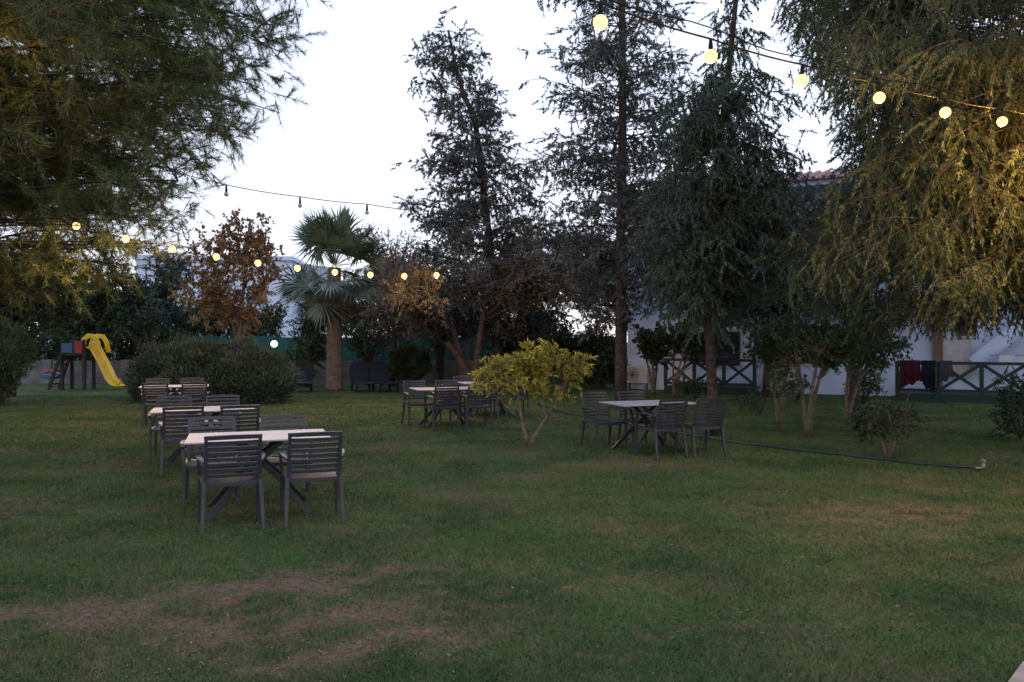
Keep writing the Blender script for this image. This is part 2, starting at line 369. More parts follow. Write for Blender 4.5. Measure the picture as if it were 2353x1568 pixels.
# ---------------------------------------------------------------- furniture
def slat_pts(w, y0, z0, dy, dz, n=7):
    return [(w*t, y0+dy*(1-t*t), z0+dz*(1-t*t)) for t in np.linspace(-1, 1, n)]
def make_chair():
    t = thing('slatted_armchair', '', 'chair'); m = M['plastic']
    mb = MB()
    for i in range(7):
        yy = -.185+i*.062; mb.sweep(slat_pts(.235-.004*abs(i-5), yy, .445, 0, -.022), .048, .014, (0, 1, 0))
    for s in (-1, 1): mb.sweep([(s*.245, -.22, .435), (s*.25, 0, .44), (s*.255, .235, .435)], .03, .035, (1, 0, 0))
    mb.sweep(slat_pts(.25, .235, .43, .015, -.01), .04, .022, (0, 0, 1)); mb.sweep(slat_pts(.24, -.22, .43, 0, -.005), .04, .02, (0, 0, 1))
    mb.build('seat', m, t, bevel=.003)
    mb = MB(); yb = lambda z: -.225-.11*((z-.42)/.44)**1.3
    for s in (-1, 1):
        zs = np.linspace(.42, .865, 6); mb.sweep([(s*(.232-.006*(z-.42)), yb(z), z) for z in zs], [.034, .034, .033, .032, .031, .028], .028, (1, 0, 0))
    for i in range(7):
        z = .515+i*.051; mb.sweep(slat_pts(.225, yb(z), z, -.032, 0), .033, .012, (0, -.2, 1))
    mb.sweep(slat_pts(.245, yb(.868), .868, -.032, .006), .04, .02, (0, -.2, 1))
    mb.build('backrest', m, t, bevel=.003)
    for s in (-1, 1):
        mb = MB(); mb.sweep([(s*.262, -.30, 0), (s*.252, -.255, .22), (s*.243, -.225, .46)], [.026, .034, .04], [.03, .038, .042], (1, 0, 0)); mb.build('leg', m, t, bevel=.003)
        mb = MB(); mb.sweep([(s*.268, .265, 0), (s*.262, .24, .3), (s*.262, .235, .46), (s*.275, .2, .60), (s*.275, .17, .645)], [.026, .034, .036, .03, .03], [.03, .038, .036, .03, .02], (1, 0, 0)); mb.build('leg', m, t, bevel=.003)
        mb = MB(); mb.sweep([(s*.242, -.27, .635), (s*.268, -.18, .655), (s*.282, 0, .662), (s*.282, .14, .655), (s*.278, .215, .632)], [.03, .045, .052, .05, .035], .02, (1, 0, 0)); mb.build('armrest', m, t, bevel=.004)
    return t
def make_table():
    t = thing('garden_table', '', 'table')
    MB().box((0, 0, .725), (1.3, .8, .016)).build('tabletop', M['top'], t, bevel=.004)
    MB().box((0, 0, .705), (.7, .45, .02)).build('frame', M['metal'], t)
    for sx in (-1, 1):
        for sy in (-1, 1):
            mb = MB(); mb.sweep([(-sx*.20, sy*.16+.012*sx, .695), (sx*.16, sy*.2+.012*sx, .36), (sx*.46, sy*.33, .0)], .03, .05, (0, 1, 0)); mb.build('leg', M['metal'], t, bevel=.003)
    return t
chair0 = make_chair(); table0 = make_table(); used = [0, 0]
def getc(i, src):
    if not used[i]: used[i] = 1; return src
    return copy_tree(src)
def table_set(cx, cy, th, off, tname, tlabel, skew=0.0, sp=.33, skip=()):
    th = math.radians(th); ax = np.array([math.cos(th), math.sin(th)]); f = np.array([-math.sin(th), math.cos(th)]); c = np.array([cx, cy])
    t = getc(1, table0); t.location = (cx, cy, 0); t.rotation_euler = (0, 0, th); tag(t, tlabel, 'table', 'pale topped tables on the lawn')
    for (sx, sf, nm) in ((-1, -1, 'seen from behind, left side of'), (1, -1, 'seen from behind, right side of'), (-1, 1, 'facing the viewer, left side of'), (1, 1, 'facing the viewer, right side of')):
        p = c+ax*sx*sp*random.uniform(.97, 1.05)+f*sf*off*random.uniform(.95, 1.06)+ax*skew*sf
        ch = getc(0, chair0); ch.location = (p[0], p[1], 0); ch.rotation_euler = (0, 0, th+(0 if sf < 0 else math.pi)+math.radians(random.uniform(-5, 5))); ch.scale = (.96, .96, .95)
        tag(ch, f'dark slatted armchair {nm} {tname}', 'chair', 'dark slatted armchairs around the tables')
table_set(-2.46, 7.74, 19, .56, 'the nearest left table', 'pale topped table nearest the viewer at the front of the left row', -.1, .35)
table_set(-4.18, 10.8, 20, .68, 'the middle left table', 'pale topped table in the middle of the left row', -.1)
table_set(-6.9, 16.3, 20, .64, 'the farthest left table', 'pale topped table farthest back in the left row, beside the wide bush', -.05)
table_set(-1.28, 15.5, 20, .55, 'the front centre table', 'pale topped table left of the yellow tree, front one of the two', -.1)
table_set(-.5, 17.7, 15, .55, 'the rear centre table', 'pale topped table behind the yellow tree, rear one of the two', -.1)
table_set(2.06, 11.9, 20, .58, 'the table by the slim trunk', 'pale topped table on the right in front of the slim leaning trunk', -.16)

# loungers
def make_lounger():
    t = thing('sun_lounger', '', 'sun lounger'); m = M['lounger']
    MB().sweep([(0, -.1, .30), (0, -.6, .30), (0, -1.3, .29)], [.62, .64, .58], .05, (1, 0, 0)).build('seat', m, t, bevel=.01)
    mb = MB(); mb.sweep([(0, -.1, .30), (0, .04, .52), (0, .12, .72), (0, .16, .92), (0, .18, 1.0)], [.6, .64, .62, .52, .3], .04, (1, 0, 0)); mb.build('backrest', m, t, bevel=.01)
    for sx in (-1, 1):
        for yy in (-.25, -1.2): MB().sweep([(sx*.27, yy, .29), (sx*.29, yy+.02, 0)], [.07, .05], [.1, .06], (1, 0, 0)).build('leg', m, t, bevel=.005)
    return t
l0 = make_lounger()
for i, (px, rz, lb) in enumerate([(697, 12, 'blue grey plastic lounger standing alone left of the palm trunk'), (826, 20, 'blue grey plastic lounger just right of the palm trunk'), (872, 24, 'blue grey plastic lounger between another lounger and the round clipped bush')]):
    l = l0 if i == 0 else copy_tree(l0); l.location = (PX(px, 26.6), 26.6, 0); l.rotation_euler = (0, 0, math.radians(rz)); tag(l, lb, 'sun lounger', 'plastic sun loungers near the wall')

# ---------------------------------------------------------------- playground
Yp = 27.2
t = thing('playground_slide', 'yellow plastic slide on a dark timber ladder tower with blue and red panels', 'slide', (PX(205, Yp), Yp, 0), 0)
mb = MB()
path = [(.05, 0, 1.45), (.25, -.05, 1.38), (.5, -.12, 1.02), (.72, -.2, .66), (.9, -.28, .36), (1.08, -.36, .2), (1.3, -.44, .14)]
mb.sweep(path, .5, .04, (.35, 1, 0))
for s in (-1, 1): mb.sweep([(p[0]-.08*s, p[1]+.24*s, p[2]+.1) for p in path], .05, [.26, .26, .22, .22, .2, .17, .12], (.35, 1, 0))
mb.build('chute', M['yellow'], t, bevel=.015)
for yy in (-.3, .3):
    arc = [(-.05, yy, 1.4), (-.02, yy, 1.7), (.12, yy, 1.82), (.32, yy, 1.8), (.45, yy, 1.6), (.5, yy, 1.25)]; mb = MB(); mb.sweep(arc, .05, .17, (0, 1, 0)); mb.build('side_guard', M['yellow'], t, bevel=.02)
for (xx, yy) in ((-.75, -.3), (-.75, .3), (0, -.3), (0, .3)):
    MB().box((xx, yy, .85), (.09, .09, 1.7)).build('post', M['playwood'], t)
MB().box((-.38, 0, 1.2), (.8, .68, .06)).build('platform', M['playwood'], t)
for s in (-.34, .34): MB().sweep([(-1.15, s*.9-.1, 0), (-.75, s*.9-.1, 1.2)], .05, .09, (0, 1, 0)).build('ladder_rail', M['playwood'], t)
for k in range(5): MB().box((-1.1+.07*k, -.1, .2+.22*k), (.16, .62, .05)).build('step', M['playwood'], t)
MB().box((-.55, -.365, 1.42), (.36, .04, .32)).build('panel', M['blue'], t, label='blue side panel')
MB().box((-.17, -.365, 1.45), (.26, .04, .4)).build('panel', M['red'], t, label='red side panel')
Yr = 29.
t = thing('spring_rider', 'blue and red spring rocker toy by the concrete wall', 'spring rider', (PX(117, Yr), Yr, 0))
MB().tube([(.09*math.cos(a), .09*math.sin(a), .02+a*.0115) for a in np.linspace(0, 8*math.pi, 60)], .015, 5).build('spring', M['steel'], t, True)
MB().sweep([(-.33, 0, .47), (-.26, 0, .36), (0, 0, .33), (.26, 0, .36), (.33, 0, .47)], .26, [.08, .14, .16, .14, .08], (0, 1, 0)).build('body', M['blue'], t, bevel=.02)
MB().sweep([(-.24, 0, .47), (0, 0, .55), (.24, 0, .47)], .2, [.05, .12, .05], (0, 1, 0)).build('seat', M['red'], t, bevel=.02)

# ---------------------------------------------------------------- wall, mesh fence, lamp
t = thing('concrete_wall', 'long low grey concrete wall across the back of the lawn', 'wall', (-20, 31, 0))
MB().box((13, 0, .44), (30, .2, .88)).build('wall_body', M['concrete'], t)
for k in range(11): MB().box((-1+3*k, -.02, .46), (.3, .28, .93)).build('pier', M['concrete'], t)
t = thing('mesh_fence', 'green cloth covered mesh fence above the concrete wall', 'fence', (PX(440, 31.5), 31.5, 0))
mb = MB(); nn = 60
vs = []
for i in range(nn+1):
    xx = 17*i/nn; wv = .03*math.sin(i*1.9)+.02*math.sin(i*4.3); vs += [(xx, wv, .5), (xx, wv*1.4, 1.2), (xx, wv, 1.82+.03*math.sin(i*.8))]
fs = []
for i in range(nn): fs += [(3*i, 3*i+3, 3*i+4, 3*i+1), (3*i+1, 3*i+4, 3*i+5, 3*i+2)]
mb.add(vs, fs).build('fence_cloth', M['mesh'], t)
for k in range(7): MB().tube([(.3+2.7*k, .09, 0), (.3+2.7*k, .09, 1.95)], .03, 6).build('post', M['steel'], t, True)
Yl = 30.2
t = thing('garden_lamp', 'lit white globe lamp on a post by the green fence', 'lamp', (PX(630, Yl), Yl, 0))
MB().tube([(0, 0, 0), (0, 0, 1.42)], .03, 8).build('post', M['metal'], t, True)
MB().sphere((0, 0, 1.54), .13).build('globe', M['lamp_on'], t, True)

# ---------------------------------------------------------------- far buildings
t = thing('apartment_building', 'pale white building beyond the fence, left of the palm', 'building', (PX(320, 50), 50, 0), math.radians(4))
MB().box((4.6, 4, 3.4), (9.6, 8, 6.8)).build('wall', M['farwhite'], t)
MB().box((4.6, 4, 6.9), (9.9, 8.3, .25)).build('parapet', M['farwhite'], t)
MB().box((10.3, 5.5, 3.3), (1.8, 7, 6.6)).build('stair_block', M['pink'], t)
for i in range(3):
    for j in range(2):
        w_ = MB().box((1.6+2.9*i, -.02, 1.9+2.6*j), (1.1, .05, 1.2)).build('window', M['farwhite'], t); MB().box((1.6+2.9*i, -.06, 1.9+2.6*j), (.95, .04, 1.05)).build('pane', M['glass'], w_)

# house on the right
hr = math.atan2(-7, 14); HO = np.array([4., 27.5]); hu = np.array([math.cos(hr), math.sin(hr)]); hv = np.array([-math.sin(hr), math.cos(hr)])
def HW(x, y): p = HO+hu*x+hv*y; return float(p[0]), float(p[1])
t = thing('white_house', 'white two storey house with terracotta roof behind the right hand trees', 'house', (4, 27.5, 0), hr)
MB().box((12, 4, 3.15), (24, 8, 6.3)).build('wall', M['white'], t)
MB().box((12, 3.7, 6.38), (25, 9.6, .16)).build('eaves', M['white'], t)
mb = MB(); x0, x1, y0, y1 = -.6, 24.6, -1.2, 8.6
mb.add([(x0, y0, 6.47), (x1, y0, 6.47), (x1, y1, 6.47), (x0, y1, 6.47), (x0+4, 3.7, 7.6), (x1-4, 3.7, 7.6)], [(0, 1, 5, 4), (2, 3, 4, 5), (3, 0, 4), (1, 2, 5), (3, 2, 1, 0)])
for k in range(84):
    xx = x0+.15+.3*k
    if xx < x1-.1:
        q = min(1, (xx-x0)/4, (x1-xx)/4); mb.tube([(xx, y0-.03, 6.48), (xx, y0+(3.7-y0)*q, 6.50+1.13*q)], .07, 6)
mb.build('roof', M['tiles'], t, label='terracotta tiled roof')
MB().box((6.2, -.55, 3.05), (8.5, 1.1, .18)).build('balcony_slab', M['white'], t)
MB().box((6.2, -1.05, 3.55), (8.5, .1, .82)).build('balcony_parapet', M['white'], t)
def window(x, z, w, h, nm='window'):
    o = MB().box((x, -.03, z), (w+.14, .06, h+.14)).build(nm, M['wood'] if nm == 'door' else M['ac'], t)
    MB().box((x, -.07, z), (w, .03, h)).build('pane', M['glass'], o); return o
for x, z, w, h in ((3.2, 1.4, 1.2, 1.1), (6.2, 1.5, 1.0, 1.1), (10.15, 2.05, .42, .5), (3, 4.6, 1.2, 1.2), (7, 4.6, 1.6, 1.3), (11.5, 4.6, 1.6, 1.3)): window(x, z, w, h)
MB().box((9.46, -.12, 1.5), (.22, .2, 2.9)).build('timber_post', M['wood'], t)
mb = MB(); mb.sweep([(10.35, -.35, .9), (12.9, -.35, 3.25)], .5, .18, (0, 1, 0)); mb.build('staircase', M['white'], t)
mb = MB(); mb.sweep([(10.3, -.63, 1.05), (12.85, -.63, 3.4)], .06, .32, (0, 1, 0)); mb.build('stair_parapet', M['white'], t)
MB().box((9.9, -.1, 1.15), (.8, .06, 1.0)).build('meter_box', M['ac'], t)
# decks with cross braced railings
def deck(x0, x1, y0, label, rl):
    wx, wy = HW(x0, y0); L_ = x1-x0; dp = -y0-.1
    t = thing('veranda_deck', label, 'deck', (wx, wy, 0), hr, 'timber decks in front of the white house')
    mb = MB(); nb_ = int(dp/.145)
    for k in range(nb_): mb.box((L_/2, .12+.145*k, .2), (L_, .13, .035))
    mb.build('floorboards', M['greenwood'], t)
    MB().box((L_/2, .02, .107), (L_+.1, .06, .21)).build('fascia', M['greenwood'], t)
    npn = max(2, round(L_/.95)); st = L_/npn
    r_ = thing('deck_railing', rl, 'railing', (wx, wy, .218), hr, 'cross braced railings on the decks')
    MB().box((L_/2, 0, .84), (L_+.1, .12, .08)).build('top_rail', M['greenwood'], r_); MB().box((L_/2, 0, .1), (L_, .05, .08)).build('bottom_rail', M['greenwood'], r_)
    for k in range(npn+1): MB().box((k*st, 0, .4), (.1, .1, .79)).build('post', M['greenwood'], r_)
    for k in range(npn):
        a_, b_ = k*st+.04, (k+1)*st-.04
        MB().sweep([(a_, -.014, .13), (b_, -.014, .8)], .025, .085, (0, 1, 0)).build('brace', M['greenwood'], r_)
        MB().sweep([(a_, .016, .8), (b_, .016, .13)], .025, .085, (0, 1, 0)).build('brace', M['greenwood'], r_)
deck(1.75, 4.5, -1.5, 'dark green timber deck half hidden behind the slim tree trunks', 'dark green cross braced railing behind the slim tree trunks')
deck(8.4, 14.4, -2.1, 'dark green timber deck at the right edge of the view', 'dark green cross braced railing with laundry at the right edge')
def cloth(x, w, h, m, label, cat='laundry', y=-2.1, tilt=0.):
    mb = MB(); n_ = 10; vs = []
    prof_ = [(.095, .9-h*.55), (.09, .9), (.075, 1.11), (0, 1.127), (-.075, 1.11), (-.09, .95), (-.10, 1.1-h*.5), (-.105, 1.1-h)]
    for i in range(n_+1):
        u_ = i/n_
        for j, (yy, zz) in enumerate(prof_):
            dz = (.05*math.sin(i*1.3+x*9)+tilt*(u_-.5))*(j in (0, 7)); sh = 1-.18*(j > 5)*math.sin(x*5)
            vs.append((w*(u_-.5)*sh, yy-.02*math.sin(i*2.1+j)*(j > 5), zz+dz))
    k = len(prof_); fs = [(i*k+j, (i+1)*k+j, (i+1)*k+j+1, i*k+j+1) for i in range(n_) for j in range(k-1)]
    o = mb.add(vs, fs).build('hanging_cloth', m); wx, wy = HW(x, y); o.location = (wx, wy, 0); o.rotation_euler = (0, 0, hr)
    tag(o, label, cat, 'laundry on the railing')
cloth(8.72, .5, .62, M['maroon'], 'maroon cloth hanging at the left end of the deck railing', tilt=.15)
cloth(9.16, .34, .75, M['navy'], 'dark navy garment hanging beside the maroon cloth', tilt=-.2)
cloth(9.58, .3, .5, M['grey_cloth'], 'dark grey garment hanging over the railing, third from the left', tilt=.25)
wx, wy = HW(11.1, -1.5); t = thing('drying_rack', 'small wire drying rack with white cloths behind the railing', 'drying rack', (wx, wy, .22), hr)
mb = MB()
for s in (-1, 1): mb.tube([(-.4, s*.25, 0), (.4*.1, s*.02, .95)], .012, 5); mb.tube([(.4, s*.25, 0), (-.4*.1, s*.02, .95)], .012, 5)
for k in range(6): mb.tube([(-.5, -.25+.1*k, 1.05), (.5, -.25+.1*k, 1.05)], .008, 5)
mb.build('rack', M['steel'], t); MB().box((-.1, -.26, .92), (.35, .012, .28)).build('cloth', M['white_cloth'], t); MB().box((.28, -.16, .88), (.22, .012, .36)).build('cloth', M['white_cloth'], t)
# air conditioners
for x, y_, lb in ((.45, -.35, 'pale air conditioner at the left corner of the white house'), (5.25, -.4, 'pale air conditioner between the railing and the small trees')):
    wx, wy = HW(x, y_); t = thing('air_conditioner', lb, 'air conditioner', (wx, wy, 0), hr, 'air conditioners by the house')
    MB().box((0, 0, .52), (.8, .3, .58)).build('casing', M['ac'], t, bevel=.015)
    mb = MB()
    for q in range(4): mb.tube([(-.12+(.06+.06*q)*math.cos(a), -.165, .52+(.06+.06*q)*math.sin(a)) for a in np.linspace(0, 2*math.pi, 20)], .006, 4)
    for q in range(6): a = q*math.pi/6; mb.tube([(-.12-.24*math.cos(a), -.168, .52-.24*math.sin(a)), (-.12+.24*math.cos(a), -.168, .52+.24*math.sin(a))], .005, 4)
    mb.build('fan_grille', M['metal'], t)
    for s in (-.3, .3): MB().box((s, 0, .115), (.06, .28, .23)).build('foot', M['steel'], t)

# ---------------------------------------------------------------- hose + sprinkler
hp = [G(1235, 932), G(1300, 952), G(1420, 972), G(1560, 998), G(1720, 1024), G(1850, 1040), G(1980, 1054), G(2090, 1067), G(2180, 1075), G(2240, 1079)]
pts = []
for i in range(len(hp)-1):
    for k in range(6):
        f_ = k/6; pts.append((hp[i][0]*(1-f_)+hp[i+1][0]*f_+.02*math.sin(i*6+k), hp[i][1]*(1-f_)+hp[i+1][1]*f_+.015*math.sin((i*6+k)*.7), .025))
o = MB().tube(pts, .017, 7).build('garden_hose', M['hose'], None, True); tag(o, 'dark green garden hose lying across the lawn on the right', 'hose')
gx, gy = G(2250, 1082); t = thing('lawn_sprinkler', 'small metal sprinkler head at the end of the garden hose', 'sprinkler', (gx, gy, 0))
MB().tube([(-.05, 0, .03), (.06, 0, .035)], .024, 8).build('coupling', M['brass'], t, True); MB().tube([(.05, 0, 0), (.05, 0, .1)], [.03, .022], 8).build('riser', M['brass'], t, True)
MB().sphere((.05, 0, .12), .032).tube([(.05, 0, .12), (.0, -.05, .15)], [.016, .01], 6).build('nozzle', M['steel'], t, True)

# ---------------------------------------------------------------- string lights
def string(pts, lit, label, wire, power, r=.034, double=False):
    o0 = pts[0]; t = thing('string_light', label, 'string lights', tuple(o0), 0, 'festoon light strings'); o0 = np.array(o0)
    mb = MB(); w = np.array(wire)
    def sag(w, dip):
        P = []
        for i in range(len(w)-1):
            for k in range(5):
                f_ = k/5; q = w[i]*(1-f_)+w[i+1]*f_; P.append(q-UP*dip*4*f_*(1-f_)-o0)
        P.append(w[-1]-o0); return [tuple(p) for p in P]
    mb.tube(sag(w, .012), .005 if not double else .006, 5)
    if double: mb.tube([(p[0], p[1], p[2]+.05+.02*math.sin(i*.9)) for i, p in enumerate(sag(w, .0))], .004, 5)
    mb.build('cable', M['cable'], t, True)
    for i, p in enumerate(pts):
        q = np.array(p)-o0
        b_ = MB(); b_.sphere((0, 0, 0), r, 14, 10, (1, 1, 1.)); bo = b_.build('bulb', M['bulb_on' if lit else 'bulb_off'], t, True); bo.location = tuple(q)
        MB().tube([(0, 0, r*.9), (0, 0, r+.02), (0, 0, .11)], [.013, .015, .009], 8).build('socket', M['cable'], bo, True)
        if lit and power:
            pw = power[i] if hasattr(power, '__len__') else power
            ld = bpy.data.lights.new('bulb_glow', 'POINT'); ld.energy = pw; ld.color = (1, .48, .11); ld.shadow_soft_size = .01
            lo = bpy.data.objects.new('bulb_glow', ld); C.objects.link(lo); lo.parent = bo; lo.location = (0, 0, -r*1.15-.02)
Y0 = 4.5
def s1(i): rel = [.4, .394, .394, .3996, .405, .417, .43, .445, .46, .48][i] if 0 <= i < 10 else .4+.02*abs(i); return np.array([Y0*(.111+.1641*i), Y0*(1+.1027*i), H+Y0*rel])
p1 = [s1(i) for i in range(10)]
wire = [s1(i)+UP*.11 for i in range(-5, 10)]
for i in range(5): wire[i][2] = H+Y0*(.4+.016*(5-i))+.11
string(p1, True, 'string of large glowing bulbs crossing the upper right in front of the tall trees', wire, [8, 12, 20, 28, 45, 75, 110, 130, 130, 90], .042, True)
Y3 = 15.5; relz = [2.24, 2.05, 1.9, 1.79, 1.70, 1.63, 1.58, 1.56, 1.57, 1.63]
p3 = [np.array([Y3*(-.547+.0474*i), Y3*(1+.0301*i), H+relz[i]]) for i in range(10)]
string(p3, True, 'string of small lit bulbs between the left pine and the grey tree', [p3[0]+np.array([-1.2, -.6, .55])]+[p+UP*.11 for p in p3]+[p3[-1]+np.array([.9, .4, .4])], [130, 140, 90, 30, 30, 30, 30, 40, 90, 110], .07)
Y2 = 9.3; zz = [PZ(447, Y2), PZ(473, 9.77), PZ(489, 10.24), PZ(505, 10.7), PZ(524, 11.2), PZ(530, 11.65), PZ(537, 12.1), PZ(537, 12.6)]
p2 = [np.array([Y2*(-.3587+.0791*i), Y2*(1+.0507*i), zz[i]]) for i in range(8)]
string(p2, False, 'string of unlit bulbs passing in front of the palm to the slim cypress', [p2[0]+np.array([-1.6, -.9, .45])]+[p+UP*.11 for p in p2]+[np.array([3.35, 13.8, 3.55])], 0, .026)
p4 = [np.array([-5.2, 6.9, 4.7]), np.array([-5.3, 7.7, 4.6])]
string(p4, True, 'pair of warm bulbs strung in the big pine left of the view', [p4[0]+np.array([.1, -.9, .5]), p4[0]+UP*.11, p4[1]+UP*.11, p4[1]+np.array([-1, 1, .8])], 34, .04)

# ---------------------------------------------------------------- trees
def proj(P): Yp_ = np.maximum(P[:, 1], .5); return CX+F*P[:, 0]/Yp_, CY-F*(P[:, 2]-H)/Yp_
# big pine on the left; its crown edge climbs towards the right
tr = smooth_path([(-9.3, 10.6, 0), (-9.2, 10.6, 2.5), (-9.0, 10.5, 5.5), (-9.1, 10.4, 9), (-8.9, 10.5, 12)], 12)
prof = [(2.9, 3, 4.6), (3.3, 3, 5.2), (3.8, 3.5, 6.0), (4.5, 3.5, 6.4), (5.4, 4, 6.8), (6.4, 4, 7.2), (7.8, 4, 6.8), (8.8, 3, 4)]
def azp(): return rng.normal(.0, .75)
def keep_pine(P, m=0):
    px, py = proj(P); lim = np.interp(py, [-400, 0, 90, 180, 290, 400, 480, 560, 640], [815, 790, 770, 720, 645, 540, 420, 370, 330])
    return (px < lim+rng.uniform(-60, 40, len(P))-m) & (py < 515+rng.uniform(-25, 15, len(P))) & (P[:, 1] > 4)
br = trim(conifer_branches(tr, prof, 140, .06, .10, azp, .45, 1.0), lambda P: keep_pine(P, 60)); sub = subs(br, 9, .5, 1.2, .05, keep=lambda P: keep_pine(P, 20))
fol = foliage(br+sub, 8.5, .42, .05, 54, .14, .0075, .5, .1, .12, True, .9, .15, keep_pine)
make_tree('pine_tree', 'large spreading pine whose needled boughs fill the upper left', 'tree', (-9.3, 10.6), [tr], [[.3-.02*i for i in range(12)]], br+sub, fol, 'pine', thick=.7)
# second pine further back at the left, lit by the bulbs
Yn = 18.6; tr = smooth_path([(-13.2, Yn, 0), (-13.1, Yn, 3), (-13.2, Yn, 8.5)], 8)
prof = [(2.6, 2.5, 2.6), (3.1, 3, 3.9), (3.7, 3, 4.7), (4.4, 3, 4.6), (5.2, 3, 4.4), (6.5, 2.5, 3.6), (8.3, 1, 1.4)]
br = conifer_branches(tr, prof, 110, .05, .1, lambda: rng.normal(-.1, .9), .4); sub = subs(br, 5, .4, .9, .05)
fol = foliage(br+sub, 7, .45, .1, 32, .16, .016, .6, .1, .1, True, .8, .15)
make_tree('pine_tree', 'smaller pine behind the big one, its tips lit orange by two bulbs', 'tree', (-13.2, Yn), [tr], [list(np.linspace(.2, .06, 8))], br+sub, fol, 'pine', thick=.7)
def prf(Y, rows, trk):
    out = []
    for (py, l, r_) in rows:
        z = PZ(py, Y); cx = np.interp(z, trk[:, 2], trk[:, 0]); out.append((z, max(.1, cx-PX(l, Y)), max(.1, PX(r_, Y)-cx)))
    return sorted(out)
# tall grey conifer behind (D)
Yd = 27.
tr = smooth_path([(PX(1150, Yd), Yd, 0), (PX(1140, Yd), Yd, PZ(780, Yd)), (PX(1128, Yd), Yd, PZ(600, Yd)), (PX(1112, Yd), Yd, PZ(450, Yd)), (PX(1092, Yd), Yd, PZ(280, Yd)), (PX(1055, Yd), Yd, PZ(190, Yd)), (PX(1030, Yd), Yd, PZ(70, Yd))], 16)
prof = prf(Yd, [(770, 960, 1290), (700, 910, 1300), (600, 935, 1290), (500, 950, 1260), (400, 965, 1225), (320, 955, 1140), (220, 958, 1130), (130, 970, 1112), (70, 975, 1085)], tr)
br = conifer_branches(tr, prof, 340, .2, .1, None, .3); sub = subs(br, 2, .3, .7, .15)
fol = foliage(br+sub, 9, .42, .4, 42, .082, .030, .65, .2, .15)
make_tree('conifer_tree', 'tall ragged grey conifer with a leaning top in the middle distance', 'tree', (tr[0][0], Yd), [tr], [list(np.linspace(.2, .04, 16))], br+sub, fol, 'purple', thick=.7)
# central cypress (F)
Yf = 21.; xf = PX(1427, Yf)
tr = smooth_path([(xf, Yf, 0), (xf, Yf, 4), (xf+.05, Yf, 8), (xf-.02, Yf, 13.5)], 14)
prof = prf(Yf, [(745, 1350, 1500), (680, 1280, 1570), (600, 1210, 1600), (450, 1235, 1620), (300, 1215, 1630), (150, 1255, 1600), (0, 1270, 1570), (-150, 1330, 1520)], tr)
br = conifer_branches(tr, prof, 320, .12, .12, None, .3); sub = subs(br, 2, .3, .7, .15)
fol = foliage(br+sub, 9, .38, .45, 40, .070, .024, .6, .25, .15)
make_tree('cypress_tree', 'tall straight trunked cypress in the centre with open branches', 'tree', (xf, Yf), [tr], [list(np.linspace(.17, .07, 14))], br+sub, fol, 'purple', thick=.8)
# slim cypress (G)
Yg = 13.9
tr = smooth_path([(PX(1645, Yg), Yg, 0), (PX(1634, Yg), Yg, PZ(850, Yg)), (PX(1632, Yg), Yg, PZ(700, Yg)), (PX(1640, Yg), Yg, PZ(450, Yg)), (PX(1670, Yg), Yg, PZ(200, Yg)), (PX(1692, Yg), Yg, PZ(0, Yg)), (PX(1692, Yg), Yg, PZ(-110, Yg))], 14)
prof = prf(Yg, [(745, 1570, 1720), (680, 1500, 1790), (600, 1475, 1840), (450, 1495, 1840), (300, 1530, 1840), (215, 1565, 1805), (165, 1635, 1755), (100, 1655, 1730), (0, 1668, 1720), (-110, 1685, 1700)], tr)
br = conifer_branches(tr, prof, 320, -.05, .35, None, .25); sub = subs(br, 2, .2, .45, .3)
fol = foliage(br+sub, 13, .32, .9, 46, .055, .018, .55, .2, .4, False, .4, .4)
make_tree('cypress_tree', 'dark weeping cypress on a slim leaning trunk behind the right table', 'tree', (PX(1645, Yg), Yg), [tr], [list(np.linspace(.1, .03, 14))], br, fol, 'cypdark', thick=.7)
# big right cypress (H)
tr = smooth_path([(8.1, 12., 0), (8.0, 12, 3), (7.9, 12, 7), (8, 12, 12)], 10)
prof = [(1.95, 2.8, 1.5), (2.4, 3.4, 2), (3.2, 4.4, 2), (4.2, 3.9, 2.2), (5.3, 4.0, 2.2), (6.2, 4.6, 2.3), (7.5, 4.5, 2.3), (8.5, 3, 2)]
def azh(): return math.pi+rng.normal(.3, .75)
def keep_h(P, m=0):
    px, py = proj(P); lim = np.interp(py, [-200, 0, 100, 200, 300, 400, 440, 520, 600, 700, 760], [1710, 1745, 1780, 1850, 1890, 1920, 1850, 1770, 1705, 1725, 1940])
    return (px > lim+rng.uniform(-35, 60, len(P))+m) & (py < 765) & (P[:, 1] > 7.5)
br = trim(conifer_branches(tr, prof, 230, -.02, .18, azh, .4, 1.15), lambda P: keep_h(P, 40))
prof2 = [(2.0, 4, 1.5), (2.6, 4.8, 2), (3.3, 5.2, 2), (4.2, 5.2, 2.2), (5.0, 4.8, 2.2)]
br += trim(conifer_branches(tr, prof2, 70, -.02, .16, lambda: math.pi+rng.normal(.95, .22), .6, 1.15), lambda P: keep_h(P, 40))
sub = subs(br, 6, .4, .9, .4, keep=keep_h)
fol = foliage(br+sub, 7.5, .40, 1.0, 44, .062, .016, .5, .12, .6, False, .4, .5, keep_h)
make_tree('cypress_tree', 'huge drooping cypress filling the upper right, lit orange by the bulbs', 'tree', (8.1, 12), [tr], [list(np.linspace(.3, .08, 10))], br+sub, fol, 'olive', thick=.35)
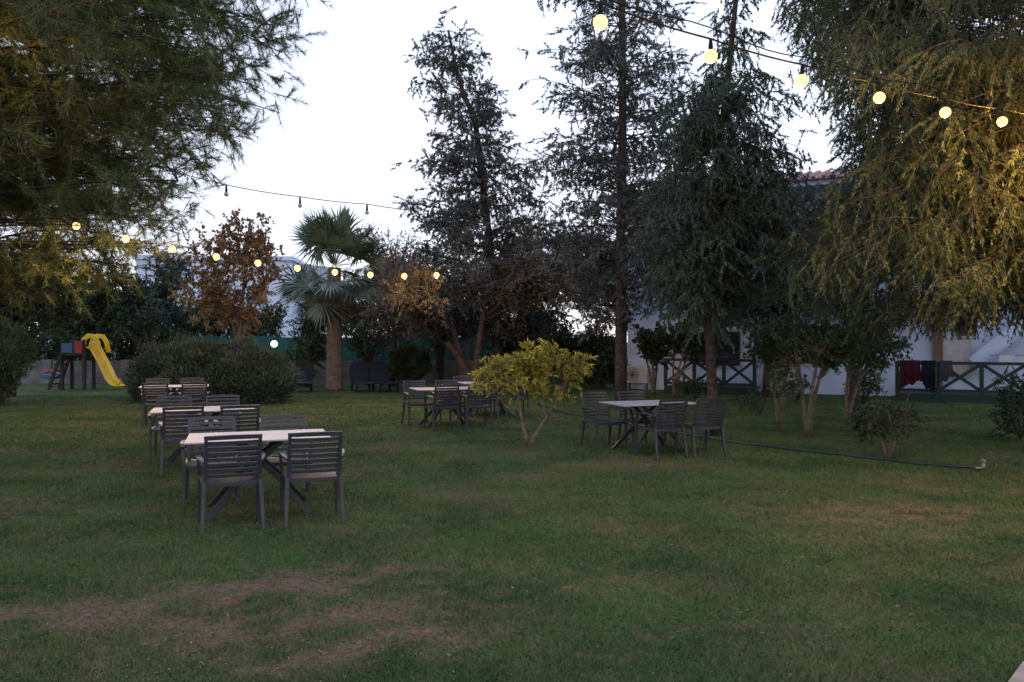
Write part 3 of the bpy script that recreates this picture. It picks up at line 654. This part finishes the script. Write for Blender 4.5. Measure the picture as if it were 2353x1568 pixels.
# second drooping tree further back
Yk = 17.5; xk = PX(1962, Yk)
tr = smooth_path([(xk, Yk, 0), (xk+.1, Yk, 3), (xk+.9, Yk, 7), (xk+1.1, Yk, 12)], 10)
prof = prf(Yk, [(730, 1800, 2150), (600, 1740, 2250), (500, 1800, 2300), (450, 1900, 2330), (300, 1900, 2340), (150, 1860, 2330), (0, 1800, 2300), (-150, 1900, 2250)], tr)
br = trim(conifer_branches(tr, prof, 220, .0, .3, None, .3), lambda P: keep_h(P, 0)); sub = subs(br, 3, .3, .8, .3, keep=keep_h)
fol = foliage(br+sub, 8, .42, .8, 34, .08, .025, .6, .2, .4, False, .4, .4, keep_h)
make_tree('cypress_tree', 'dark cypress behind the big drooping one in front of the white house', 'tree', (xk, Yk), [tr], [list(np.linspace(.12, .06, 10))], br, fol, 'cypdark', 'bark', thick=.6)
# grey spreading tree (E) with curved stems
Ye = 24.
bs = (PX(1080, Ye), Ye)
stems = [bez((bs[0], Ye, 0), (bs[0]+.1, Ye, 1.3), (PX(935, Ye), Ye-.3, PZ(715, Ye)), 9), bez((bs[0], Ye, 0), (bs[0]-.3, Ye, 1.2), (PX(1010, Ye), Ye+.4, PZ(640, Ye)), 9), bez((bs[0]+.1, Ye, 0), (bs[0]+.2, Ye, 1.4), (PX(1130, Ye), Ye, PZ(600, Ye)), 9)]
ells = [((PX(930, Ye), Ye-1.5, PZ(650, Ye)), (1.1, 1.6, .8)), ((PX(1060, Ye), Ye, PZ(650, Ye)), (1.3, 1.3, 1.0)), ((PX(1190, Ye), Ye, PZ(670, Ye)), (1.5, 1.2, .85)), ((PX(1290, Ye), Ye, PZ(650, Ye)), (1.1, 1., 1.)), ((PX(880, Ye), Ye-.8, PZ(720, Ye)), (.6, .8, .4)), ((PX(965, 20.6), 20.7, PZ(665, 20.6)), (.8, .6, .5))]
br = cloud_branches(stems, ells, 220)
fol = foliage(br, 8, .5, .2, 34, .08, .026, .8, .35, .1)
make_tree('spreading_tree', 'low spreading grey tree with curved dark stems left of centre', 'tree', bs, stems, [list(np.linspace(.15, .05, 9))]*3, br, fol, 'greyleaf')
# grey airy olive behind palm right
Yo = 29.; bs = (PX(900, Yo), Yo); stems = [smooth_path([(bs[0], Yo, 0), (bs[0]+.1, Yo, 2), (bs[0]+.05, Yo, 4.4)], 8)]
ells = [((bs[0], Yo, PZ(570, Yo)), (1.2, 1.1, 1.3)), ((bs[0]+.6, Yo, PZ(650, Yo)), (1.3, 1.1, 1.2)), ((bs[0]-.9, Yo, PZ(690, Yo)), (1., 1., 1.1)), ((bs[0], Yo, PZ(740, Yo)), (1.5, 1., .8))]
br = cloud_branches(stems, ells, 150); fol = foliage(br, 8, .5, 0, 24, .09, .033, .9, .35)
make_tree('olive_tree', 'airy grey leaved tree behind and right of the palm', 'tree', bs, stems, [list(np.linspace(.14, .05, 8))], br, fol, 'greyleaf')
# autumn plane tree
Ya = 24.5; bs = (PX(552, Ya), Ya)
stems = [smooth_path([(bs[0], Ya, 0), (bs[0]-.05, Ya, 1.7), (bs[0]+.1, Ya, 3.2), (PX(575, Ya), Ya, 5.4)], 10), bez((bs[0], Ya, 1.3), (bs[0]-.2, Ya, 2.2), (PX(485, Ya), Ya, 4.2), 8), bez((bs[0], Ya, 1.6), (bs[0]+.3, Ya, 2.3), (PX(620, Ya), Ya, 3.8), 8)]
ells = [((PX(575, Ya), Ya, PZ(530, Ya)), (.75, .7, .95)), ((PX(485, Ya), Ya, PZ(600, Ya)), (1.1, .9, .95)), ((PX(595, Ya), Ya, PZ(600, Ya)), (.85, .9, 1.0)), ((PX(515, Ya), Ya, PZ(680, Ya)), (1.5, 1., .75)), ((PX(540, Ya), Ya, PZ(745, Ya)), (1.4, .8, .5))]
br = cloud_branches(stems, ells, 160, .15); fol = foliage(br, 8, .42, -.2, 12, .10, .085, 1.2, .3)
make_tree('plane_tree', 'small tree with brown autumn leaves behind the wide bush', 'tree', bs, stems, [list(np.linspace(.1, .03, 10)), list(np.linspace(.06, .02, 8)), list(np.linspace(.06, .02, 8))], br, fol, 'autumn', 'barkpale')
# yellow small tree
Yy = 12.4; bs = (PX(1215, Yy), Yy)
def yp(px, py, dy=0): return (PX(px, Yy), Yy+dy, PZ(py, Yy))
B0 = (bs[0], Yy, 0)
stems = [bez(B0, yp(1195, 960), yp(1190, 905), 7), np.array([yp(1195, 965), yp(1160, 930, -.1), yp(1130, 870, -.1)]), bez(B0, yp(1240, 985), yp(1282, 915), 7), bez(yp(1255, 960), yp(1250, 930, .1), yp(1228, 880, .15), 6), np.array([yp(1280, 918), yp(1300, 880), yp(1315, 840)])]
ells = [(yp(1130, 845), (.36, .4, .2)), (yp(1180, 875, -.1), (.35, .4, .18)), (yp(1250, 822, .1), (.45, .45, .24)), (yp(1318, 840, -.05), (.28, .38, .26)), (yp(1270, 885, -.1), (.44, .4, .18)), (yp(1210, 830, .2), (.40, .4, .2)), (yp(1105, 868), (.22, .3, .14))]
br = cloud_branches(stems, ells, 170, .25); fol = foliage(br, 12, .18, .35, 14, .085, .028, .7, .4, .3, False, .7, .6)
make_tree('yellow_leaved_tree', 'small forked tree with yellow green leaves in the middle of the lawn', 'tree', bs, stems, [[.040, .036, .032, .029, .026, .022, .018], [.024, .018, .012], [.038, .035, .03, .028, .025, .022, .018], [.022, .02, .018, .016, .013, .01], [.018, .015, .01]], br, fol, 'yellowleaf', 'barkpale')
# small trees by the house
def small_tree(px, pyb, label, cpx, cpy, rpx, rpy, nst, nb, nl, fm='bushdark', bm='barkpale', r=.045, lf=.05, cat='tree', name='small_tree', grp='small trees in front of the white house'):
    x, Yq = G(px, pyb); sc = F/Yq; stems = []
    cx, cz = PX(cpx, Yq), PZ(cpy, Yq)
    for k in range(nst):
        a_ = 2*math.pi*k/nst+.4; q = rpx/sc*.45
        stems.append(bez((x, Yq, 0), (x+.1*math.cos(a_), Yq+.1*math.sin(a_), cz*.5), (cx+q*math.cos(a_), Yq+q*math.sin(a_), cz*.95), 7))
    e = []
    for k in range(6):
        d = rng.normal(size=3)*.4; e.append(((cx+d[0]*rpx/sc, Yq+d[1]*rpx/sc, cz+d[2]*rpy/sc), (rpx/sc*.7, rpx/sc*.7, rpy/sc*.75)))
    br = cloud_branches(stems, e, nb, .1); fol = foliage(br, 15, .22, 0, nl, lf, lf*.55, .8, .35)
    return make_tree(name, label, cat, (x, Yq), stems, [list(np.linspace(r, r*.4, 7))]*nst, br, fol, fm, bm, grp)
small_tree(1790, 982, 'small tree with a thin pale stem, left one before the house wall', 1795, 800, 66, 64, 2, 110, 26, 'bushmid', lf=.055)
small_tree(1857, 1006, 'small tree with a thicker pale trunk, nearest before the house wall', 1872, 800, 90, 70, 3, 150, 28, 'bushmid', lf=.055)
small_tree(1948, 976, 'small many stemmed tree left of the laundry railing', 1985, 800, 78, 74, 4, 130, 26, 'bushmid')
small_tree(1502, 912, 'small dark tree in front of the left air conditioner', 1495, 790, 50, 48, 3, 90, 22, lf=.08)
small_tree(1550, 915, 'small dark tree in front of the left deck railing', 1575, 795, 55, 44, 3, 90, 22, lf=.08)
small_tree(2040, 1057, 'vase shaped rose bush near the hose end, nearest on the right', 2038, 968, 72, 48, 6, 100, 18, 'bushdark', 'barkpale', .018, .045, 'shrub', 'rose_bush', 'rose bushes near the house')
small_tree(1745, 952, 'sparse low rose bush behind the slim trunk', 1745, 915, 38, 30, 5, 30, 9, 'bushdark', 'bark', .015, .05, 'shrub', 'rose_bush', 'rose bushes near the house')
small_tree(1985, 930, 'leafy shrub below the left end of the laundry railing', 1990, 885, 48, 38, 5, 55, 16, 'bushdark', 'bark', .02, .06, 'shrub', 'rose_bush', 'rose bushes near the house')
small_tree(2345, 1010, 'rose bush cut off by the right edge of the view', 2335, 945, 50, 55, 5, 80, 16, 'bushdark', 'bark', .02, .05, 'shrub', 'rose_bush', 'rose bushes near the house')
small_tree(1600, 920, 'low green shrub in front of the left deck', 1600, 890, 42, 22, 5, 40, 14, 'bushdark', 'bark', .02, .07, 'shrub', 'rose_bush', 'rose bushes near the house')
# palm
Yq = 26.7; xq = PX(768, Yq); t = thing('palm_tree', 'fan palm with a thick pale trunk and a skirt of dead fronds', 'palm', (xq, Yq, 0))
zs = np.linspace(0, 4.1, 40); mb = MB(); mb.tube([(0, 0, z) for z in zs], [(.31 if z < .15 else .28-.015*z)+.012*(i % 2) for i, z in enumerate(zs)], 14); mb.build('trunk', M['palmbark'], t, True)
def fronds(n, emin, emax, pl, bl, droop, nseg=26, hubz=4.15, wd=.034, p=1.):
    V = []; st = []
    for k in range(n):
        az = k*2.399+rng.uniform(-.2, .2); u = rng.uniform() if n > 50 else (k+rng.uniform())/n; el = math.radians(emin+(emax-emin)*u**p); d = np.array([math.cos(az)*math.cos(el), math.sin(az)*math.cos(el), math.sin(el)])
        o_ = np.array([0, 0, hubz-.35*(el < 0)*rng.uniform()])+d*.12; p_l = pl*rng.uniform(.75, 1.15); hub = o_+d*p_l-UP*droop*.25*p_l*math.cos(el)
        sd = nrm(np.cross(d, UP)+rng.normal(size=3)*.5); nn_ = np.cross(sd, d)
        st.append(np.stack([o_-sd*.025, o_+sd*.025, hub+sd*.015, hub-sd*.015]))
        for j in range(nseg):
            a_ = math.radians(-95+190*j/(nseg-1)); dr = nrm(d*math.cos(a_)+sd*math.sin(a_)+nn_*.25*abs(math.sin(a_))); L_ = bl*rng.uniform(.85, 1.08)*(1-.25*abs(a_)/1.9)
            m1 = hub+dr*L_*.55-UP*droop*.05; e1 = hub+dr*L_-UP*droop*.35*L_; w_ = nrm(np.cross(dr, nn_))*wd
            V.append(np.stack([hub-w_*.3, hub+w_*.3, m1+w_, m1-w_])); V.append(np.stack([m1-w_, m1+w_, e1+w_*.15, e1-w_*.15]))
    return np.array(V+st)
npmesh('crown', fronds(64, -42, 86, 1.05, 1.1, .4, 24, hubz=4.15), 4, M['palm'], t)
npmesh('dead_fronds', fronds(34, -84, -48, .6, .7, .6, 18, 3.95), 4, M['dead'], t)
# bushes
def bush(name, label, ells, n, L_, W_, fm, grp=None, cat='bush', stems=0, up=.4, base=None, inner=.55):
    c0 = ells[0][0]; b = np.array([c0[0], c0[1], 0.]) if base is None else np.array([base[0], base[1], 0.]); t = thing(name, label, cat, tuple(b), 0, grp)
    V = bush_leaves(ells, n, L_, W_, up, inner=inner); npmesh('foliage', V-b, 4, M[fm], t)
    mb = MB()
    for k in range(max(3, stems)):
        e = ells[k % len(ells)]; T = np.array(e[0])-b+rng.normal(size=3)*np.array(e[1])*.3; T[2] = abs(T[2]); mb.tube([tuple(q) for q in bez((rng.normal()*.05, rng.normal()*.05, 0), (T[0]*.3, T[1]*.3, T[2]*.5), T, 5)], [.035, .03, .025, .02, .01], 5)
    mb.build('stems', M['bark'], t, True); return t
Yb = 21.5
def wb(px, z, dy=0): return (PX(px, Yb), Yb+dy, z)
bush('juniper_bush', 'wide rounded grey green bush behind the left row of tables', [(wb(470, .75), (1.4, 1.3, .9)), (wb(385, .65, .3), (1.05, 1.1, .95)), (wb(580, .6), (1.1, 1.1, .8)), (wb(625, .42, -.4), (.6, .7, .58)), (wb(335, .45, .5), (.55, .7, .65)), (wb(540, .85, .4), (.8, .8, .75)), (wb(430, 1.2, .2), (.5, .5, .4)), (wb(600, .85, .1), (.5, .5, .5))], 90000, .12, .024, 'bushblue', up=.9)
Yj = 27.5
bush('clipped_bush', 'round clipped green bush right of the loungers', [((PX(940, Yj), Yj, .92), (.68, .68, .56))], 20000, .06, .034, 'bushdark', stems=4, inner=.8)
Yz = 20.5
bush('oleander_bush', 'leafy reddish stemmed bush at the left edge of the view', [((PX(5, Yz), Yz, 1.3), (.7, .7, .75)), ((PX(-40, Yz), Yz, .8), (.8, .8, .8))], 9000, .13, .035, 'bushmid', stems=7, base=(PX(0, Yz), Yz), up=.8)
Yh = 33.
bush('hedge', 'dark hedge showing above the wall behind the slide', [((PX(p_, Yh), Yh, 1.1+.25*math.sin(p_)), (1.3, .7, 1.1)) for p_ in (-60, 20, 100, 180, 260, 340, 420)], 30000, .16, .07, 'bushdark')
# background trees
def round_tree(px, Y_, label, rows, n_b, nl, fm, lf=.12, name='broadleaf_tree', grp='trees along the back of the lawn', r=.14, bm='bark', t0=.25, cat='tree', tpm=8, wr=.45):
    x = PX(px, Y_); ells = [((PX(a_, Y_), Y_+rng.uniform(-.4, .4), PZ(b_, Y_)), (c_/F*Y_, c_/F*Y_*.9, d_/F*Y_)) for (a_, b_, c_, d_) in rows]
    top = max(e[0][2] for e in ells); stems = [smooth_path([(x, Y_, 0), (x+.1, Y_, top*.4), (x-.05, Y_, top*.95)], 8)]
    for e in ells[1:3]: stems.append(bez((x, Y_, top*.2), (x, Y_, top*.5), e[0], 6))
    br = cloud_branches(stems, ells, n_b); fol = foliage(br, tpm, .5, .1, nl, lf, lf*wr, .9, t0)
    return make_tree(name, label, cat, (x, Y_), stems, [list(np.linspace(r, r*.35, len(s_))) for s_ in stems], br, fol, fm, bm, grp)
round_tree(25, 23.5, 'dark leafy tree at the far left above the playground', [(40, 660, 110, 90), (140, 640, 90, 75), (-60, 640, 100, 110), (90, 720, 110, 50)], 190, 26, 'bushdark')
round_tree(345, 29.8, 'dark leafy tree behind the yellow slide', [(240, 670, 100, 85), (320, 700, 60, 60), (170, 700, 90, 70), (290, 750, 90, 45), (170, 745, 90, 35)], 200, 26, 'bushdark')
round_tree(380, 34, 'blue green tree beyond the wall, left of the brown leaved tree', [(385, 680, 60, 100), (400, 630, 40, 50), (350, 740, 60, 60)], 130, 26, 'bushblue')
round_tree(130, 37, 'broad dark tree beyond the wall at the far left', [(60, 720, 110, 70), (160, 740, 100, 60), (-30, 740, 90, 70), (260, 760, 90, 50)], 150, 22, 'bushdark', .16, tpm=6)
round_tree(500, 36, 'bushy green tree beyond the fence, under the brown leaved tree', [(480, 735, 90, 60), (540, 750, 80, 50), (420, 750, 70, 60)], 130, 24, 'bushmid', .15, tpm=6)
round_tree(612, 33.5, 'pale green shrub showing above the green fence', [(600, 745, 45, 38), (625, 720, 24, 24), (570, 765, 30, 24)], 80, 24, 'bushmid')
round_tree(708, 29, 'upright green shrub between the fence lamp and the palm', [(705, 790, 42, 60), (715, 735, 28, 50), (690, 840, 30, 40)], 110, 26, 'bushmid', cat='shrub', name='leafy_shrub')
round_tree(845, 30, 'green shrub on the wall just right of the palm trunk', [(845, 785, 45, 35), (810, 765, 30, 25), (880, 770, 30, 35)], 60, 16, 'bushmid', cat='shrub', name='leafy_shrub')
round_tree(860, 35, 'dark tree beyond the fence behind the palm', [(800, 720, 70, 50), (880, 730, 90, 50), (960, 740, 80, 50)], 130, 22, 'bushdark', .16, tpm=6)
round_tree(1040, 34, 'dark tree beyond the fence behind the curved stems', [(1020, 730, 80, 60), (1100, 750, 80, 55), (1060, 690, 80, 60)], 130, 22, 'bushdark', .16, tpm=6)
round_tree(1010, 30, 'dark shrub in front of the wall behind the round clipped bush', [(1015, 765, 45, 45), (1040, 740, 40, 45), (990, 740, 35, 35)], 70, 16, 'bushmid', cat='shrub', name='leafy_shrub')
round_tree(1240, 28.5, 'dark evergreen hedge tree behind the yellow tree', [(1220, 760, 90, 80), (1290, 800, 70, 60), (1180, 820, 60, 50)], 170, 26, 'bushdark')
round_tree(1375, 28, 'dark evergreen shrub between the yellow tree and the tall cypress', [(1370, 800, 55, 60), (1400, 850, 50, 35), (1340, 850, 45, 35)], 130, 24, 'bushdark')
round_tree(1460, 29.5, 'dark evergreen behind the tall cypress trunk', [(1450, 740, 70, 70), (1480, 640, 80, 90), (1390, 660, 90, 90), (1310, 610, 90, 90), (1420, 560, 80, 60)], 260, 26, 'purple', .12, wr=.35)
round_tree(1632, 19.5, 'dark leafy tree between the slim trunk and the deck railing', [(1650, 720, 90, 50), (1590, 640, 80, 90), (1720, 670, 90, 90), (1790, 600, 80, 80), (1850, 680, 80, 65)], 240, 30, 'cypdark', .085, r=.09, wr=.34)
round_tree(1760, 23.3, 'tall dark cypress close to the white house', [(1750, 480, 70, 110), (1700, 560, 90, 120), (1850, 560, 80, 80), (1910, 610, 80, 110), (1600, 540, 80, 120), (1890, 520, 60, 55)], 290, 30, 'cypdark', .10, 'cypress_tree', 'trees along the back of the lawn', .12, wr=.34)

# ---------------------------------------------------------------- light, world, camera
W = bpy.data.worlds.new('World'); S.world = W; W.use_nodes = True; nt = W.node_tree; bg = nt.nodes['Background']; out = nt.nodes['World Output']; L = nt.links.new
sky = nt.nodes.new('ShaderNodeTexSky'); sky.sky_type = 'NISHITA'; sky.sun_disc = False; sky.sun_elevation = math.radians(6); sky.sun_rotation = math.radians(-160); sky.dust_density = .3
L(sky.outputs[0], bg.inputs['Color']); bg.inputs['Strength'].default_value = .05
tc = nt.nodes.new('ShaderNodeTexCoord'); sp = nt.nodes.new('ShaderNodeSeparateXYZ'); L(tc.outputs['Generated'], sp.inputs[0])
rp = nt.nodes.new('ShaderNodeValToRGB'); e = rp.color_ramp.elements; L(sp.outputs['Z'], rp.inputs['Fac'])
e[0].position = 0; e[0].color = (.60, .60, .71, 1); e[1].position = 1; e[1].color = (.54, .62, .88, 1)
q = e.new(.2); q.color = (.62, .64, .77, 1); q = e.new(.5); q.color = (.62, .68, .86, 1)
b2 = nt.nodes.new('ShaderNodeBackground'); L(rp.outputs[0], b2.inputs['Color']); b2.inputs['Strength'].default_value = 1.53
ad = nt.nodes.new('ShaderNodeAddShader'); L(bg.outputs[0], ad.inputs[0]); L(b2.outputs[0], ad.inputs[1]); L(ad.outputs[0], out.inputs['Surface'])
sl = bpy.data.lights.new('sun', 'SUN'); sl.energy = .2; sl.angle = math.radians(20); sl.color = (1, .85, .75)
so = bpy.data.objects.new('sun', sl); C.objects.link(so); so.rotation_euler = (math.radians(-70), 0, math.radians(20))
cam = bpy.data.cameras.new('camera'); cam.lens = 28; cam.sensor_width = 36; cam.clip_end = 900; cam.clip_start = .05
co = bpy.data.objects.new('camera', cam); C.objects.link(co); co.location = (0, 0, H); co.rotation_euler = (math.radians(90), 0, 0); S.camera = co
